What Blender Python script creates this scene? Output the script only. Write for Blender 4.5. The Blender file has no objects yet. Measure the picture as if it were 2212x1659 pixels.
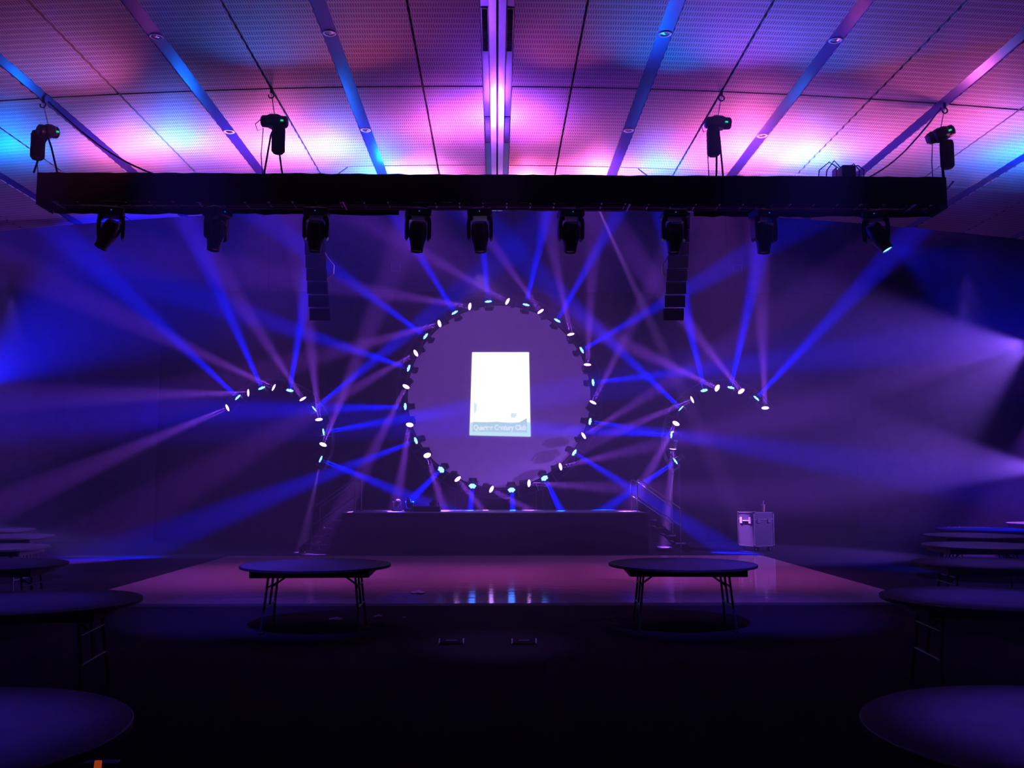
import bpy, math, random
from mathutils import Vector, Matrix

random.seed(7)
S = bpy.context.scene
COL = S.collection
PI = math.pi

# ------------------------------------------------------------------ camera
EYE, FPX, W, H = 1.75, 2050.0, 2212.0, 1659.0
PITCH, YAW = math.radians(5.85), math.atan(33 / 2050.0)
CF = Vector((math.sin(YAW) * math.cos(PITCH), math.cos(YAW) * math.cos(PITCH), math.sin(PITCH)))
CR = Vector((math.cos(YAW), -math.sin(YAW), 0.0))
CU = CR.cross(CF)
CO = Vector((0.0, 0.0, EYE))
cam_data = bpy.data.cameras.new('camera')
cam_data.sensor_width = 36.0
cam_data.lens = 36.0 * FPX / W
cam_data.clip_start = 0.05
cam = bpy.data.objects.new('camera', cam_data)
COL.objects.link(cam)
cam.matrix_world = Matrix.Translation(CO) @ Matrix((CR, CU, -CF)).transposed().to_4x4()
S.camera = cam

# ------------------------------------------------------------------ world (thin even stage haze), exposure
world = bpy.data.worlds.new('hall_air')
S.world = world
world.use_nodes = True
wn = world.node_tree
wn.nodes.clear()
wo = wn.nodes.new('ShaderNodeOutputWorld')
wb = wn.nodes.new('ShaderNodeBackground')
wb.inputs['Color'].default_value = (0, 0, 0, 1)
wn.links.new(wb.outputs[0], wo.inputs['Surface'])
ws = wn.nodes.new('ShaderNodeVolumeScatter')
ws.inputs['Color'].default_value = (1, 1, 1, 1)
ws.inputs['Density'].default_value = 0.009
ws.inputs['Anisotropy'].default_value = 0.15
wn.links.new(ws.outputs[0], wo.inputs['Volume'])

S.view_settings.view_transform = 'Standard'
S.view_settings.look = 'None'
S.view_settings.exposure = 0.0
S.view_settings.gamma = 1.0
S.view_settings.use_curve_mapping = False
cy = S.cycles
cy.max_bounces = 3
cy.diffuse_bounces = 1
cy.glossy_bounces = 2
cy.transmission_bounces = 1
cy.volume_bounces = 0
cy.transparent_max_bounces = 4
cy.caustics_reflective = False
cy.caustics_refractive = False
cy.sample_clamp_indirect = 2.0
cy.use_light_tree = True
cy.use_denoising = True
cy.use_adaptive_sampling = True
cy.adaptive_threshold = 0.02
cy.adaptive_min_samples = 20

# colours of the lamps
BLUE = (0.0, 0.006, 1.0)
VIOLET = (0.30, 0.06, 1.0)
PINK = (1.0, 0.14, 0.46)
SKYBLUE = (0.0, 0.16, 1.0)
RING_BLUE, RING_VIOLET = 150000.0, 34000.0


def at(px, py, y):
    """the point of the plane Y = y seen at that place of the photograph"""
    d = CF + CR * ((px - W / 2) / FPX) + CU * ((H / 2 - py) / FPX)
    return CO + d * (y / d.y)


def atz(px, py, z):
    d = CF + CR * ((px - W / 2) / FPX) + CU * ((H / 2 - py) / FPX)
    return CO + d * ((z - EYE) / d.z)


def spot(name, loc, target, power, color, angle, blend=0.5, radius=0.03, parent=None, glossy=1.0):
    d = bpy.data.lights.new(name, 'SPOT')
    d.energy = power
    d.color = color
    d.spot_size = math.radians(angle)
    d.spot_blend = blend
    d.shadow_soft_size = radius
    d.specular_factor = glossy
    o = bpy.data.objects.new(name, d)
    COL.objects.link(o)
    v = (Vector(target) - Vector(loc)).normalized()
    q = (-v).to_track_quat('Z', 'Y')
    m = Matrix.Translation(Vector(loc)) @ q.to_matrix().to_4x4()
    if parent is not None:
        o.parent = parent
        o.matrix_local = parent.matrix_basis.inverted() @ m
    else:
        o.matrix_world = m
    return o


# ------------------------------------------------------------------ lamps out of the frame or near the truss, with added unseen fills
CEIL = 6.71


def ceil_z(x):
    return CEIL - 0.00593 * min(abs(x), 12.0) ** 2


# uplights hung just behind the truss, washing the ceiling above them: (px, py of the hot spot, colour, power, height below ceiling)
UP = [
    (285, 326, PINK, 110, 0.52), (606, 316, PINK, 270, 0.6), (955, 278, PINK, 62, 0.5), (1172, 288, PINK, 30, 0.5),
    (1612, 318, PINK, 340, 0.65), (1880, 312, PINK, 55, 0.7), (2120, 270, PINK, 95, 0.8), (920, 374, PINK, 120, 0.35),
    (1140, 380, PINK, 95, 0.3), (1292, 372, PINK, 190, 0.35),
    (25, 318, SKYBLUE, 190, 0.5), (385, 302, SKYBLUE, 270, 0.5), (730, 318, SKYBLUE, 280, 0.5), (830, 372, SKYBLUE, 260, 0.4),
    (1745, 338, SKYBLUE, 290, 0.45), (2195, 335, SKYBLUE, 220, 0.5), (1420, 358, SKYBLUE, 210, 0.45), (1073, 252, VIOLET, 330, 0.4),
]
for i, (tx, ty, c, p, h) in enumerate(UP):
    t = atz(tx, ty, CEIL)
    t = atz(tx, ty, ceil_z(t.x))
    spot('ceiling_wash_light', t - Vector((0, 0, h)), t, p, c, 172, 0.5, 0.06)
# broad washes towards the audience side of the ceiling
WIDE = [(-4.2, -7.0, 8.6, PINK, 105, 130), (-1.6, -1.9, 8.6, PINK, 55, 110), (0.3, 0.9, 10.2, PINK, 50, 60),
        (-2.9, -2.4, 9.0, SKYBLUE, 130, 90), (1.9, 2.2, 9.0, SKYBLUE, 190, 100), (2.8, 2.9, 8.6, VIOLET, 220, 90),
        (4.6, 5.6, 9.6, PINK, 28, 120), (-0.2, 0.0, 8.0, VIOLET, 60, 120), (3.6, 4.2, 8.0, SKYBLUE, 140, 100),
        (-5.2, -5.2, 10.4, SKYBLUE, 50, 90)]
for lx, tx, ty, c, p, a in WIDE:
    spot('ceiling_wash_light', (lx, 11.46, 5.62), (tx, ty, ceil_z(tx)), p, c, a, 1.0, 0.05)
# moving lights beyond the left and right edge of the picture
SIDE = [
    ((12.25, 21.5, 4.9), (7.0, 20.4, 4.7), 13000, (0.25, 0.09, 1.0), 40),
    ((12.3, 21.5, 4.9), (10.7, 22.0, 3.7), 7000, (0.27, 0.11, 1.0), 62),
    ((12.3, 21.0, 2.0), (8.5, 20.6, 2.3), 14000, (0.25, 0.09, 1.0), 34),
    ((-12.0, 21.5, 3.8), (-8.5, 19.6, 5.3), 22000, BLUE, 40),
    ((-12.9, 22.7, 0.85), (-8.6, 22.6, 0.0), 8000, (0.12, 0.14, 1.0), 14),
    ((14.6, 24.2, 4.6), (11.7, 22.2, 0.0), 9000, VIOLET, 24),
    ((13.6, 18.0, 4.6), (10.3, 19.4, 0.77), 6000, BLUE, 36),
    # the dance floor gets its own added lamps below
]
for x, p in ((-4.4, 3400), (-1.5, 3000), (1.5, 3200), (4.4, 4400)):
    spot('added_floor_fill', (x, 18.7, 8.8), (x * 1.02, 17.9, 0.0), p, (0.42, 0.075, 0.78), 42, 1.0, 0.06)  # unseen lamps added high above the dance floor to brighten it
DOWN = [(-2.3, 3.9, 1000, 0.08), (2.4, 3.9, 1350, 0.10), (-3.9, 8.0, 850, 0.07), (4.2, 8.2, 1200, 0.09),  # unseen blue lamps added above the tables to light their tops
        (-6.1, 11.6, 600, 0.06), (6.0, 11.6, 700, 0.14), (-7.7, 14.6, 700, 0.2), (7.5, 14.8, 700, 0.2), (-9.0, 17.5, 700, 0.2), (8.8, 17.5, 700, 0.2), (-10.4, 19.6, 700, 0.2)]
for x0, x, y, z, p, r, a in ((-2.2, -2.28, 11.15, 0.76, 1900, 0.09, 15), (2.2, 2.28, 11.15, 0.76, 2100, 0.11, 15),
                             (-2.6, -3.4, 12.7, 0.0, 5000, 0.07, 22), (2.6, 3.6, 12.7, 0.0, 5000, 0.07, 22), (0.0, 0.0, 10.4, 0.0, 900, 0.4, 16)):
    spot('added_down_fill', (x0, 6.5, 6.3), (x, y, z), p, (r, r * 0.42, 1.0), a, 0.9, 0.05)  # more added lamps, for the middle tables, carpet and floor sockets
for x, y, p, r in DOWN:
    spot('added_down_fill', (x, y, 6.1 if y < 12 else 5.2), (x, y, 0.0), p, (r, r * 0.42, 1.0), 18 if y < 12.5 else 46, 0.9, 0.05)
for loc, tgt, p, c, a in SIDE:
    spot('side_light', loc, tgt, p, c, a, 0.6, 0.08)


# ------------------------------------------------------------------ materials
def mat(name, color, rough=0.6, metal=0.0, spec=0.5, emit=None, strength=0.0):
    m = bpy.data.materials.new(name)
    m.use_nodes = True
    b = m.node_tree.nodes['Principled BSDF']
    b.inputs['Base Color'].default_value = (*color, 1)
    b.inputs['Roughness'].default_value = rough
    b.inputs['Metallic'].default_value = metal
    b.inputs['Specular IOR Level'].default_value = spec
    if emit:
        b.inputs['Emission Color'].default_value = (*emit, 1)
        b.inputs['Emission Strength'].default_value = strength
    return m


def noise_color(m, c1, c2, scale, detail=3.0, rough=None, coords='Object', bump=0.0):
    nt = m.node_tree
    b = nt.nodes['Principled BSDF']
    tc = nt.nodes.new('ShaderNodeTexCoord')
    n = nt.nodes.new('ShaderNodeTexNoise')
    n.inputs['Scale'].default_value = scale
    n.inputs['Detail'].default_value = detail
    r = nt.nodes.new('ShaderNodeValToRGB')
    r.color_ramp.elements[0].position = 0.35
    r.color_ramp.elements[1].position = 0.65
    r.color_ramp.elements[0].color = (*c1, 1)
    r.color_ramp.elements[1].color = (*c2, 1)
    nt.links.new(tc.outputs[coords], n.inputs['Vector'])
    nt.links.new(n.outputs['Fac'], r.inputs[0])
    nt.links.new(r.outputs[0], b.inputs['Base Color'])
    if bump:
        bp = nt.nodes.new('ShaderNodeBump')
        bp.inputs['Strength'].default_value = bump
        bp.inputs['Distance'].default_value = 0.01
        nt.links.new(n.outputs['Fac'], bp.inputs['Height'])
        nt.links.new(bp.outputs[0], b.inputs['Normal'])
    return m


M = {}
M['carpet'] = noise_color(mat('carpet', (0.02, 0.02, 0.025), 1.0, spec=0.0), (0.014, 0.013, 0.018), (0.03, 0.028, 0.036), 30, bump=0.4)
M['black_cloth'] = noise_color(mat('black_cloth', (0.01, 0.01, 0.011), 0.95, spec=0.05), (0.007, 0.007, 0.009), (0.013, 0.012, 0.015), 14)
M['valance'] = noise_color(mat('valance', (0.006, 0.006, 0.007), 0.95, spec=0.02), (0.005, 0.005, 0.006), (0.008, 0.008, 0.009), 14)
M['drape'] = noise_color(mat('drape', (0.012, 0.011, 0.014), 0.95, spec=0.05), (0.004, 0.004, 0.005), (0.008, 0.0075, 0.010), 9)
M['wall'] = noise_color(mat('wall', (0.16, 0.15, 0.17), 0.8, spec=0.2), (0.13, 0.12, 0.14), (0.18, 0.17, 0.19), 3)
M['black_plastic'] = noise_color(mat('black_plastic', (0.012, 0.012, 0.014), 0.42), (0.010, 0.010, 0.012), (0.016, 0.016, 0.018), 25)
M['black_metal'] = noise_color(mat('black_metal', (0.02, 0.02, 0.022), 0.38, 0.6), (0.016, 0.016, 0.018), (0.026, 0.026, 0.03), 20)
M['aluminium'] = noise_color(mat('aluminium', (0.55, 0.55, 0.57), 0.35, 0.9), (0.48, 0.48, 0.50), (0.6, 0.6, 0.62), 18)
M['dull_aluminium'] = noise_color(mat('dull_aluminium', (0.16, 0.16, 0.17), 0.5, 0.8), (0.13, 0.13, 0.14), (0.2, 0.2, 0.21), 18)
M['truss_dark'] = noise_color(mat('truss_dark', (0.06, 0.06, 0.065), 0.45, 0.8), (0.05, 0.05, 0.055), (0.08, 0.08, 0.085), 18)
M['chrome'] = noise_color(mat('chrome', (0.7, 0.7, 0.7), 0.2, 1.0), (0.62, 0.62, 0.63), (0.75, 0.75, 0.76), 20)
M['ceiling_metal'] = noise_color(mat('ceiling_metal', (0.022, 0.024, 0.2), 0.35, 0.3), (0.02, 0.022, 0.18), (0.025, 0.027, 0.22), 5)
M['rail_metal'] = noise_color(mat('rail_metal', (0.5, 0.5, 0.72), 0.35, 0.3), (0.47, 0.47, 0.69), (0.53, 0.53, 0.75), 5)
M['white_metal'] = noise_color(mat('white_metal', (0.75, 0.74, 0.72), 0.4), (0.7, 0.69, 0.67), (0.78, 0.77, 0.75), 6)
M['ceiling_dark'] = noise_color(mat('ceiling_dark', (0.01, 0.01, 0.012), 0.9), (0.008, 0.008, 0.01), (0.014, 0.014, 0.016), 6)
M['tabletop'] = noise_color(mat('tabletop', (0.5, 0.48, 0.47), 0.5), (0.46, 0.44, 0.43), (0.53, 0.51, 0.5), 5)
M['table_edge'] = noise_color(mat('table_edge', (0.05, 0.04, 0.035), 0.6), (0.04, 0.032, 0.03), (0.06, 0.05, 0.045), 12)
M['table_leg'] = noise_color(mat('table_leg', (0.03, 0.03, 0.032), 0.45, 0.3), (0.025, 0.025, 0.027), (0.035, 0.035, 0.038), 12)
M['screen'] = noise_color(mat('screen', (0.72, 0.7, 0.74), 0.9, spec=0.1), (0.70, 0.68, 0.72), (0.74, 0.72, 0.76), 4)
M['stage_top'] = noise_color(mat('stage_top', (0.2, 0.2, 0.21), 0.45), (0.17, 0.17, 0.18), (0.23, 0.23, 0.24), 8)
M['lens_white'] = mat('lens_white', (0.8, 0.8, 0.8), 0.3, emit=(0.55, 0.24, 1.0), strength=9)
M['lens_blue'] = mat('lens_blue', (0.5, 0.7, 0.9), 0.3, emit=(0.045, 0.17, 1.0), strength=14)
M['lens_dark'] = noise_color(mat('lens_dark', (0.05, 0.05, 0.06), 0.08), (0.04, 0.04, 0.05), (0.06, 0.06, 0.07), 10)
M['case'] = noise_color(mat('case', (0.07, 0.065, 0.075), 0.5), (0.06, 0.055, 0.065), (0.08, 0.075, 0.085), 10)
M['cup'] = noise_color(mat('cup', (0.5, 0.3, 0.14), 0.6), (0.45, 0.26, 0.12), (0.54, 0.33, 0.16), 10)
M['straw'] = mat('straw', (0.75, 0.7, 0.8), 0.4)
M['paper'] = noise_color(mat('paper', (0.75, 0.73, 0.72), 0.9), (0.7, 0.68, 0.67), (0.78, 0.76, 0.75), 14)
M['orange_lit'] = mat('orange_lit', (0.6, 0.12, 0.05), 0.4, emit=(1.0, 0.12, 0.02), strength=0.3)
M['green_led'] = mat('green_led', (0.05, 0.4, 0.15), 0.4, emit=(0.0, 0.9, 0.35), strength=0.8)
M['blue_led'] = mat('blue_led', (0.05, 0.1, 0.4), 0.4, emit=(0.0, 0.15, 1.0), strength=1.2)
M['slide_white'] = mat('slide_white', (0.05, 0.05, 0.05), 0.9, emit=(1.0, 1.0, 0.97), strength=1.5)
M['slide_border'] = mat('slide_border', (0.05, 0.05, 0.05), 0.9, emit=(0.62, 0.95, 0.85), strength=1.0)
M['slide_band'] = mat('slide_band', (0.05, 0.05, 0.05), 0.9, emit=(0.50, 0.75, 0.62), strength=1.0)
M['slide_text'] = mat('slide_text', (0.05, 0.05, 0.05), 0.9, emit=(0.95, 1.0, 0.98), strength=1.0)
M['slide_tint'] = mat('slide_tint', (0.05, 0.05, 0.05), 0.9, emit=(0.80, 1.0, 0.97), strength=1.0)


def panel_material():
    """pale slotted acoustic board: rows of short slots running along the hall"""
    m = mat('slotted_panel', (0.46, 0.42, 0.38), 0.65, spec=0.25)
    nt = m.node_tree
    L = nt.links.new
    b = nt.nodes['Principled BSDF']
    tc = nt.nodes.new('ShaderNodeTexCoord')
    sp = nt.nodes.new('ShaderNodeSeparateXYZ')
    L(tc.outputs['Object'], sp.inputs[0])

    def math_(op, a, v=None, c=None):
        n = nt.nodes.new('ShaderNodeMath')
        n.operation = op
        for k, x in enumerate((a, v, c)):
            if x is None:
                continue
            if isinstance(x, (int, float)):
                n.inputs[k].default_value = x
            else:
                L(x, n.inputs[k])
        return n.outputs[0]
    row = math_('DIVIDE', sp.outputs['Y'], 0.118)
    rowi = math_('FLOOR', row)
    shift = math_('MULTIPLY', rowi, 0.5)
    u = math_('FRACT', math_('ADD', math_('DIVIDE', sp.outputs['X'], 0.027), shift))
    v = math_('FRACT', row)
    slot = math_('MULTIPLY', math_('LESS_THAN', u, 0.42), math_('LESS_THAN', v, 0.66))
    mx = nt.nodes.new('ShaderNodeMix')
    mx.data_type = 'RGBA'
    L(slot, mx.inputs['Factor'])
    n = nt.nodes.new('ShaderNodeTexNoise')
    n.inputs['Scale'].default_value = 1.4
    r = nt.nodes.new('ShaderNodeValToRGB')
    r.color_ramp.elements[0].color = (0.42, 0.385, 0.35, 1)
    r.color_ramp.elements[1].color = (0.50, 0.46, 0.42, 1)
    L(tc.outputs['Object'], n.inputs['Vector'])
    L(n.outputs['Fac'], r.inputs[0])
    L(r.outputs[0], mx.inputs['A'])
    mx.inputs['B'].default_value = (0.11, 0.1, 0.095, 1)
    L(mx.outputs['Result'], b.inputs['Base Color'])
    return m


def parquet_material():
    m = mat('parquet', (0.35, 0.18, 0.11), 0.24, spec=0.5)
    nt = m.node_tree
    L = nt.links.new
    b = nt.nodes['Principled BSDF']
    tc = nt.nodes.new('ShaderNodeTexCoord')
    br = nt.nodes.new('ShaderNodeTexBrick')
    br.inputs['Color1'].default_value = (0.62, 0.35, 0.28, 1)
    br.inputs['Color2'].default_value = (0.54, 0.30, 0.24, 1)
    br.inputs['Mortar'].default_value = (0.34, 0.18, 0.14, 1)
    br.inputs['Scale'].default_value = 1.0
    br.inputs['Mortar Size'].default_value = 0.004
    br.inputs['Brick Width'].default_value = 0.9
    br.inputs['Row Height'].default_value = 0.09
    L(tc.outputs['Object'], br.inputs['Vector'])
    L(br.outputs['Color'], b.inputs['Base Color'])
    n = nt.nodes.new('ShaderNodeTexNoise')
    n.inputs['Scale'].default_value = 9
    mr = nt.nodes.new('ShaderNodeMapRange')
    mr.inputs['To Min'].default_value = 0.05
    mr.inputs['To Max'].default_value = 0.10
    L(tc.outputs['Object'], n.inputs['Vector'])
    L(n.outputs['Fac'], mr.inputs['Value'])
    L(mr.outputs[0], b.inputs['Roughness'])
    mp = nt.nodes.new('ShaderNodeMapping')
    mp.inputs['Scale'].default_value = (0.25, 2.2, 1.0)
    n2 = nt.nodes.new('ShaderNodeTexNoise')
    n2.inputs['Scale'].default_value = 6
    L(tc.outputs['Object'], mp.inputs['Vector'])
    L(mp.outputs[0], n2.inputs['Vector'])
    bp = nt.nodes.new('ShaderNodeBump')
    bp.inputs['Strength'].default_value = 0.12
    bp.inputs['Distance'].default_value = 0.01
    L(n2.outputs['Fac'], bp.inputs['Height'])
    L(bp.outputs[0], b.inputs['Normal'])
    return m


M['panel'] = panel_material()
M['parquet'] = parquet_material()


# ------------------------------------------------------------------ mesh helpers
class MB:
    def __init__(self):
        self.v, self.f = [], []

    def add(self, vs, fs):
        o = len(self.v)
        self.v += [tuple(x) for x in vs]
        self.f += [tuple(o + i for i in f) for f in fs]
        return self

    def box(self, c, s, m=None):
        hx, hy, hz = s[0] / 2, s[1] / 2, s[2] / 2
        vs = [Vector((x * hx, y * hy, z * hz)) for z in (-1, 1) for y in (-1, 1) for x in (-1, 1)]
        if m is not None:
            vs = [m @ v for v in vs]
        vs = [v + Vector(c) for v in vs]
        return self.add(vs, [(0, 2, 3, 1), (4, 5, 7, 6), (0, 1, 5, 4), (2, 6, 7, 3), (0, 4, 6, 2), (1, 3, 7, 5)])

    def rbox(self, c, s, r, m=None):
        """box whose vertical (local z) edges and rims are chamfered by r"""
        hx, hy, hz = s[0] / 2, s[1] / 2, s[2] / 2

        def ring(ix, z):
            x, y = hx - ix, hy - ix
            k = r
            return [Vector(p + (z,)) for p in ((-x + k, -y), (x - k, -y), (x, -y + k), (x, y - k), (x - k, y), (-x + k, y), (-x, y - k), (-x, -y + k))]
        rings = [ring(r, -hz), ring(0, -hz + r), ring(0, hz - r), ring(r, hz)]
        vs = [v for q in rings for v in q]
        if m is not None:
            vs = [m @ v for v in vs]
        vs = [v + Vector(c) for v in vs]
        fs = [tuple(range(7, -1, -1)), tuple(range(24, 32))]
        for a in range(3):
            for i in range(8):
                j = (i + 1) % 8
                fs.append((a * 8 + i, a * 8 + j, a * 8 + 8 + j, a * 8 + 8 + i))
        return self.add(vs, fs)

    def tube(self, pts, r, n=8, closed=False, cap=True):
        pts = [Vector(p) for p in pts]
        k = len(pts)
        rs = r if isinstance(r, (list, tuple)) else [r] * k
        tang = []
        for i in range(k):
            if closed:
                t = pts[(i + 1) % k] - pts[i - 1]
            else:
                t = pts[min(i + 1, k - 1)] - pts[max(i - 1, 0)]
            tang.append(t.normalized())
        a = Vector((0, 0, 1)) if abs(tang[0].z) < 0.9 else Vector((1, 0, 0))
        u = tang[0].cross(a).normalized()
        vs, fs = [], []
        for i in range(k):
            u = (u - tang[i] * u.dot(tang[i])).normalized()
            w = tang[i].cross(u)
            for j in range(n):
                th = 2 * PI * j / n
                vs.append(pts[i] + (u * math.cos(th) + w * math.sin(th)) * rs[i])
        for i in range(k if closed else k - 1):
            p, q = i * n, ((i + 1) % k) * n
            for j in range(n):
                l = (j + 1) % n
                fs.append((p + j, p + l, q + l, q + j))
        if cap and not closed:
            fs.append(tuple(range(n - 1, -1, -1)))
            fs.append(tuple(range((k - 1) * n, k * n)))
        return self.add(vs, fs)

    def lathe(self, prof, n=20, m=None):
        vs, fs = [], []
        for r, z in prof:
            for j in range(n):
                th = 2 * PI * j / n
                vs.append(Vector((r * math.cos(th), r * math.sin(th), z)))
        if m is not None:
            vs = [m @ v for v in vs]
        k = len(prof)
        for i in range(k - 1):
            for j in range(n):
                l = (j + 1) % n
                fs.append((i * n + j, i * n + l, (i + 1) * n + l, (i + 1) * n + j))
        fs.append(tuple(range(n - 1, -1, -1)))
        fs.append(tuple(range((k - 1) * n, k * n)))
        return self.add(vs, fs)

    def prism(self, poly, y0, y1, m=None):
        """polygon given in (x, z), stretched from y0 to y1"""
        n = len(poly)
        vs = [Vector((p[0], y0, p[1])) for p in poly] + [Vector((p[0], y1, p[1])) for p in poly]
        if m is not None:
            vs = [m @ v for v in vs]
        fs = [tuple(range(n)), tuple(range(2 * n - 1, n - 1, -1))]
        for i in range(n):
            j = (i + 1) % n
            fs.append((i, n + i, n + j, j))
        return self.add(vs, fs)

    def build(self, name, material, parent=None, smooth=True):
        me = bpy.data.meshes.new(name)
        me.from_pydata(self.v, [], self.f)
        me.validate()
        me.update()
        mats = material if isinstance(material, list) else [material]
        for x in mats:
            me.materials.append(x)
        if smooth:
            for p in me.polygons:
                p.use_smooth = True
            me.set_sharp_from_angle(angle=math.radians(35))
        o = bpy.data.objects.new(name, me)
        COL.objects.link(o)
        if parent is not None:
            o.parent = parent
        return o


def tag(o, label=None, cat=None, group=None, kind=None):
    if label:
        o['label'] = label
    if cat:
        o['category'] = cat
    if group:
        o['group'] = group
    if kind:
        o['kind'] = kind
    return o


def thing(name, label, cat, loc=(0, 0, 0), rotz=0.0, group=None):
    o = bpy.data.objects.new(name, None)
    o.empty_display_size = 0.1
    COL.objects.link(o)
    o.matrix_basis = Matrix.Translation(Vector(loc)) @ Matrix.Rotation(rotz, 4, 'Z')
    return tag(o, label, cat, group)


def kids(o):
    return [c for c in o.children if c.type != 'LIGHT']


def copy_tree(o, parent=None):
    c = o.copy()
    COL.objects.link(c)
    c.parent = parent
    for ch in kids(o):
        copy_tree(ch, c)
    return c


def structure(name, mb, material, label, smooth=False):
    o = mb.build(name, material, None, smooth)
    return tag(o, label, None, None, 'structure')


# ------------------------------------------------------------------ room shell
RX, RY0, RY1, TOP = 17.0, -4.0, 28.2, 10.6
CY1 = 16.9                              # where the low hall ceiling ends and the stage house begins
structure('floor', MB().box((0, 12, -0.05), (2 * RX, 33, 0.1)), M['carpet'], 'dark carpeted hall floor')
structure('wall_back', MB().box((0, RY1 + 0.1, TOP / 2), (2 * RX, 0.2, TOP)), M['wall'], 'dim wall behind the stage')
structure('wall_left', MB().box((-RX - 0.1, 12, TOP / 2), (0.2, 33, TOP)), M['wall'], 'dim left side wall of the hall')
structure('wall_right', MB().box((RX + 0.1, 12, TOP / 2), (0.2, 33, TOP)), M['wall'], 'dim right side wall of the hall')
structure('wall_front', MB().box((0, RY0 - 0.1, TOP / 2), (2 * RX, 0.2, TOP)), M['wall'], 'wall at the rear of the hall')
structure('wall_upper', MB().box((0, CY1 + 0.1, (6.72 + TOP) / 2), (2 * RX, 0.2, TOP - 6.72 + 0.02)), M['ceiling_dark'], 'dark step between hall ceiling and stage house')
structure('ceiling_upper', MB().box((0, (CY1 + RY1) / 2, TOP + 0.05), (2 * RX, RY1 - CY1 + 0.4, 0.1)), M['ceiling_dark'], 'dark high ceiling above the stage')

# low ceiling: slotted boards with dark joints, on a dark backing
BANDS = [1.86 + 1.9 * k for k in range(8)]
SEAMS = [0.94 + 1.9 * k for k in range(8)]
ROWS = [11.54 + 3.0 * k for k in range(-5, 2)]
edges = []                              # (x0, x1) of every column of boards on the right half
prev = 0.185
for k in range(8):
    edges.append((prev, SEAMS[k] - 0.014))
    edges.append((SEAMS[k] + 0.014, BANDS[k] - 0.085))
    prev = BANDS[k] + 0.085
ys = [RY0] + ROWS + [CY1]
cm = MB()
for s in (-1, 1):
    for x0, x1 in edges:
        if x0 > RX:
            continue
        x1 = min(x1, RX)
        for y0, y1 in zip(ys[:-1], ys[1:]):
            a, b = s * x0, s * x1
            z0, z1 = ceil_z(x0), ceil_z(x1)
            ya, yb = y0 + 0.02, y1 - 0.02
            vs = [(a, ya, z0), (b, ya, z1), (b, yb, z1), (a, yb, z0)]
            vs += [(x, y, z + 0.03) for x, y, z in vs]
            fs = [(0, 1, 2, 3), (7, 6, 5, 4), (0, 4, 5, 1), (1, 5, 6, 2), (2, 6, 7, 3), (3, 7, 4, 0)]
            if s > 0:
                fs = [tuple(reversed(f)) for f in fs]
            cm.add(vs, fs)
structure('ceiling', cm, M['panel'], 'slotted acoustic ceiling of pale boards')
bk = MB()
xs = [-RX + 34.0 * i / 40 for i in range(41)]
vs = [(x, y, ceil_z(x) + 0.035 + dz) for dz in (0, 0.05) for y in (RY0, CY1) for x in xs]
n = len(xs)
fs = []
for i in range(n - 1):
    fs += [(i, i + 1, n + i + 1, n + i), (2 * n + i, 3 * n + i, 3 * n + i + 1, 2 * n + i + 1)]
structure('ceiling_backing', bk.add(vs, fs), M['ceiling_dark'], 'black void above the ceiling boards')
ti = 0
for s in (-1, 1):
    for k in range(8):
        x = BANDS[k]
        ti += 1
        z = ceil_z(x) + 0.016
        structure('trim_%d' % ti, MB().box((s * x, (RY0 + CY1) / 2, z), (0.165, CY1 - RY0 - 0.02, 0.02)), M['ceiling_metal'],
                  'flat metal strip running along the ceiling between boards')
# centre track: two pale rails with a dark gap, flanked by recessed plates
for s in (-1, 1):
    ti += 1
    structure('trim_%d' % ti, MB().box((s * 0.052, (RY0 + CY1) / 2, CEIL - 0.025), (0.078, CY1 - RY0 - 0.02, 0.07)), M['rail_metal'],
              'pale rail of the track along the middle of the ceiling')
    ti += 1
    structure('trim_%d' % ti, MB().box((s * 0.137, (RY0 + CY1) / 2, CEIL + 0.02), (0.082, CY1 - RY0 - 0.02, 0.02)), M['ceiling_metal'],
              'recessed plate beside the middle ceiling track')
for s, side in ((-1, 'left'), (1, 'right')):
    for y0, y1, what in ((9.55, 10.55, 'dark slotted air grille'), (12.55, 13.55, 'dim louvred air grille')):
        t = thing('ceiling_grille', '%s %s of the middle ceiling track, %s' % (what, side, 'above the truss' if y0 > 11 else 'nearer the camera'),
                  'air grille', (s * 0.137, (y0 + y1) / 2, CEIL + 0.012), 0, 'air grilles of the ceiling track')
        fr = MB()
        for dx in (-0.034, 0.034):
            fr.box((dx, 0, -0.008), (0.008, y1 - y0, 0.016))
        for dy in (-0.5, 0.5):
            fr.box((0, dy * (y1 - y0), -0.008), (0.076, 0.01, 0.016))
        fr.build('frame', M['black_metal'], t)
        sl = MB()
        for i in range(25):
            sl.box((0, (i + 0.5) / 25 * (y1 - y0) - (y1 - y0) / 2, -0.005), (0.06, 0.022, 0.006), Matrix.Rotation(0.6, 3, 'X'))
        sl.build('louvre', M['black_plastic'], t)
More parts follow.
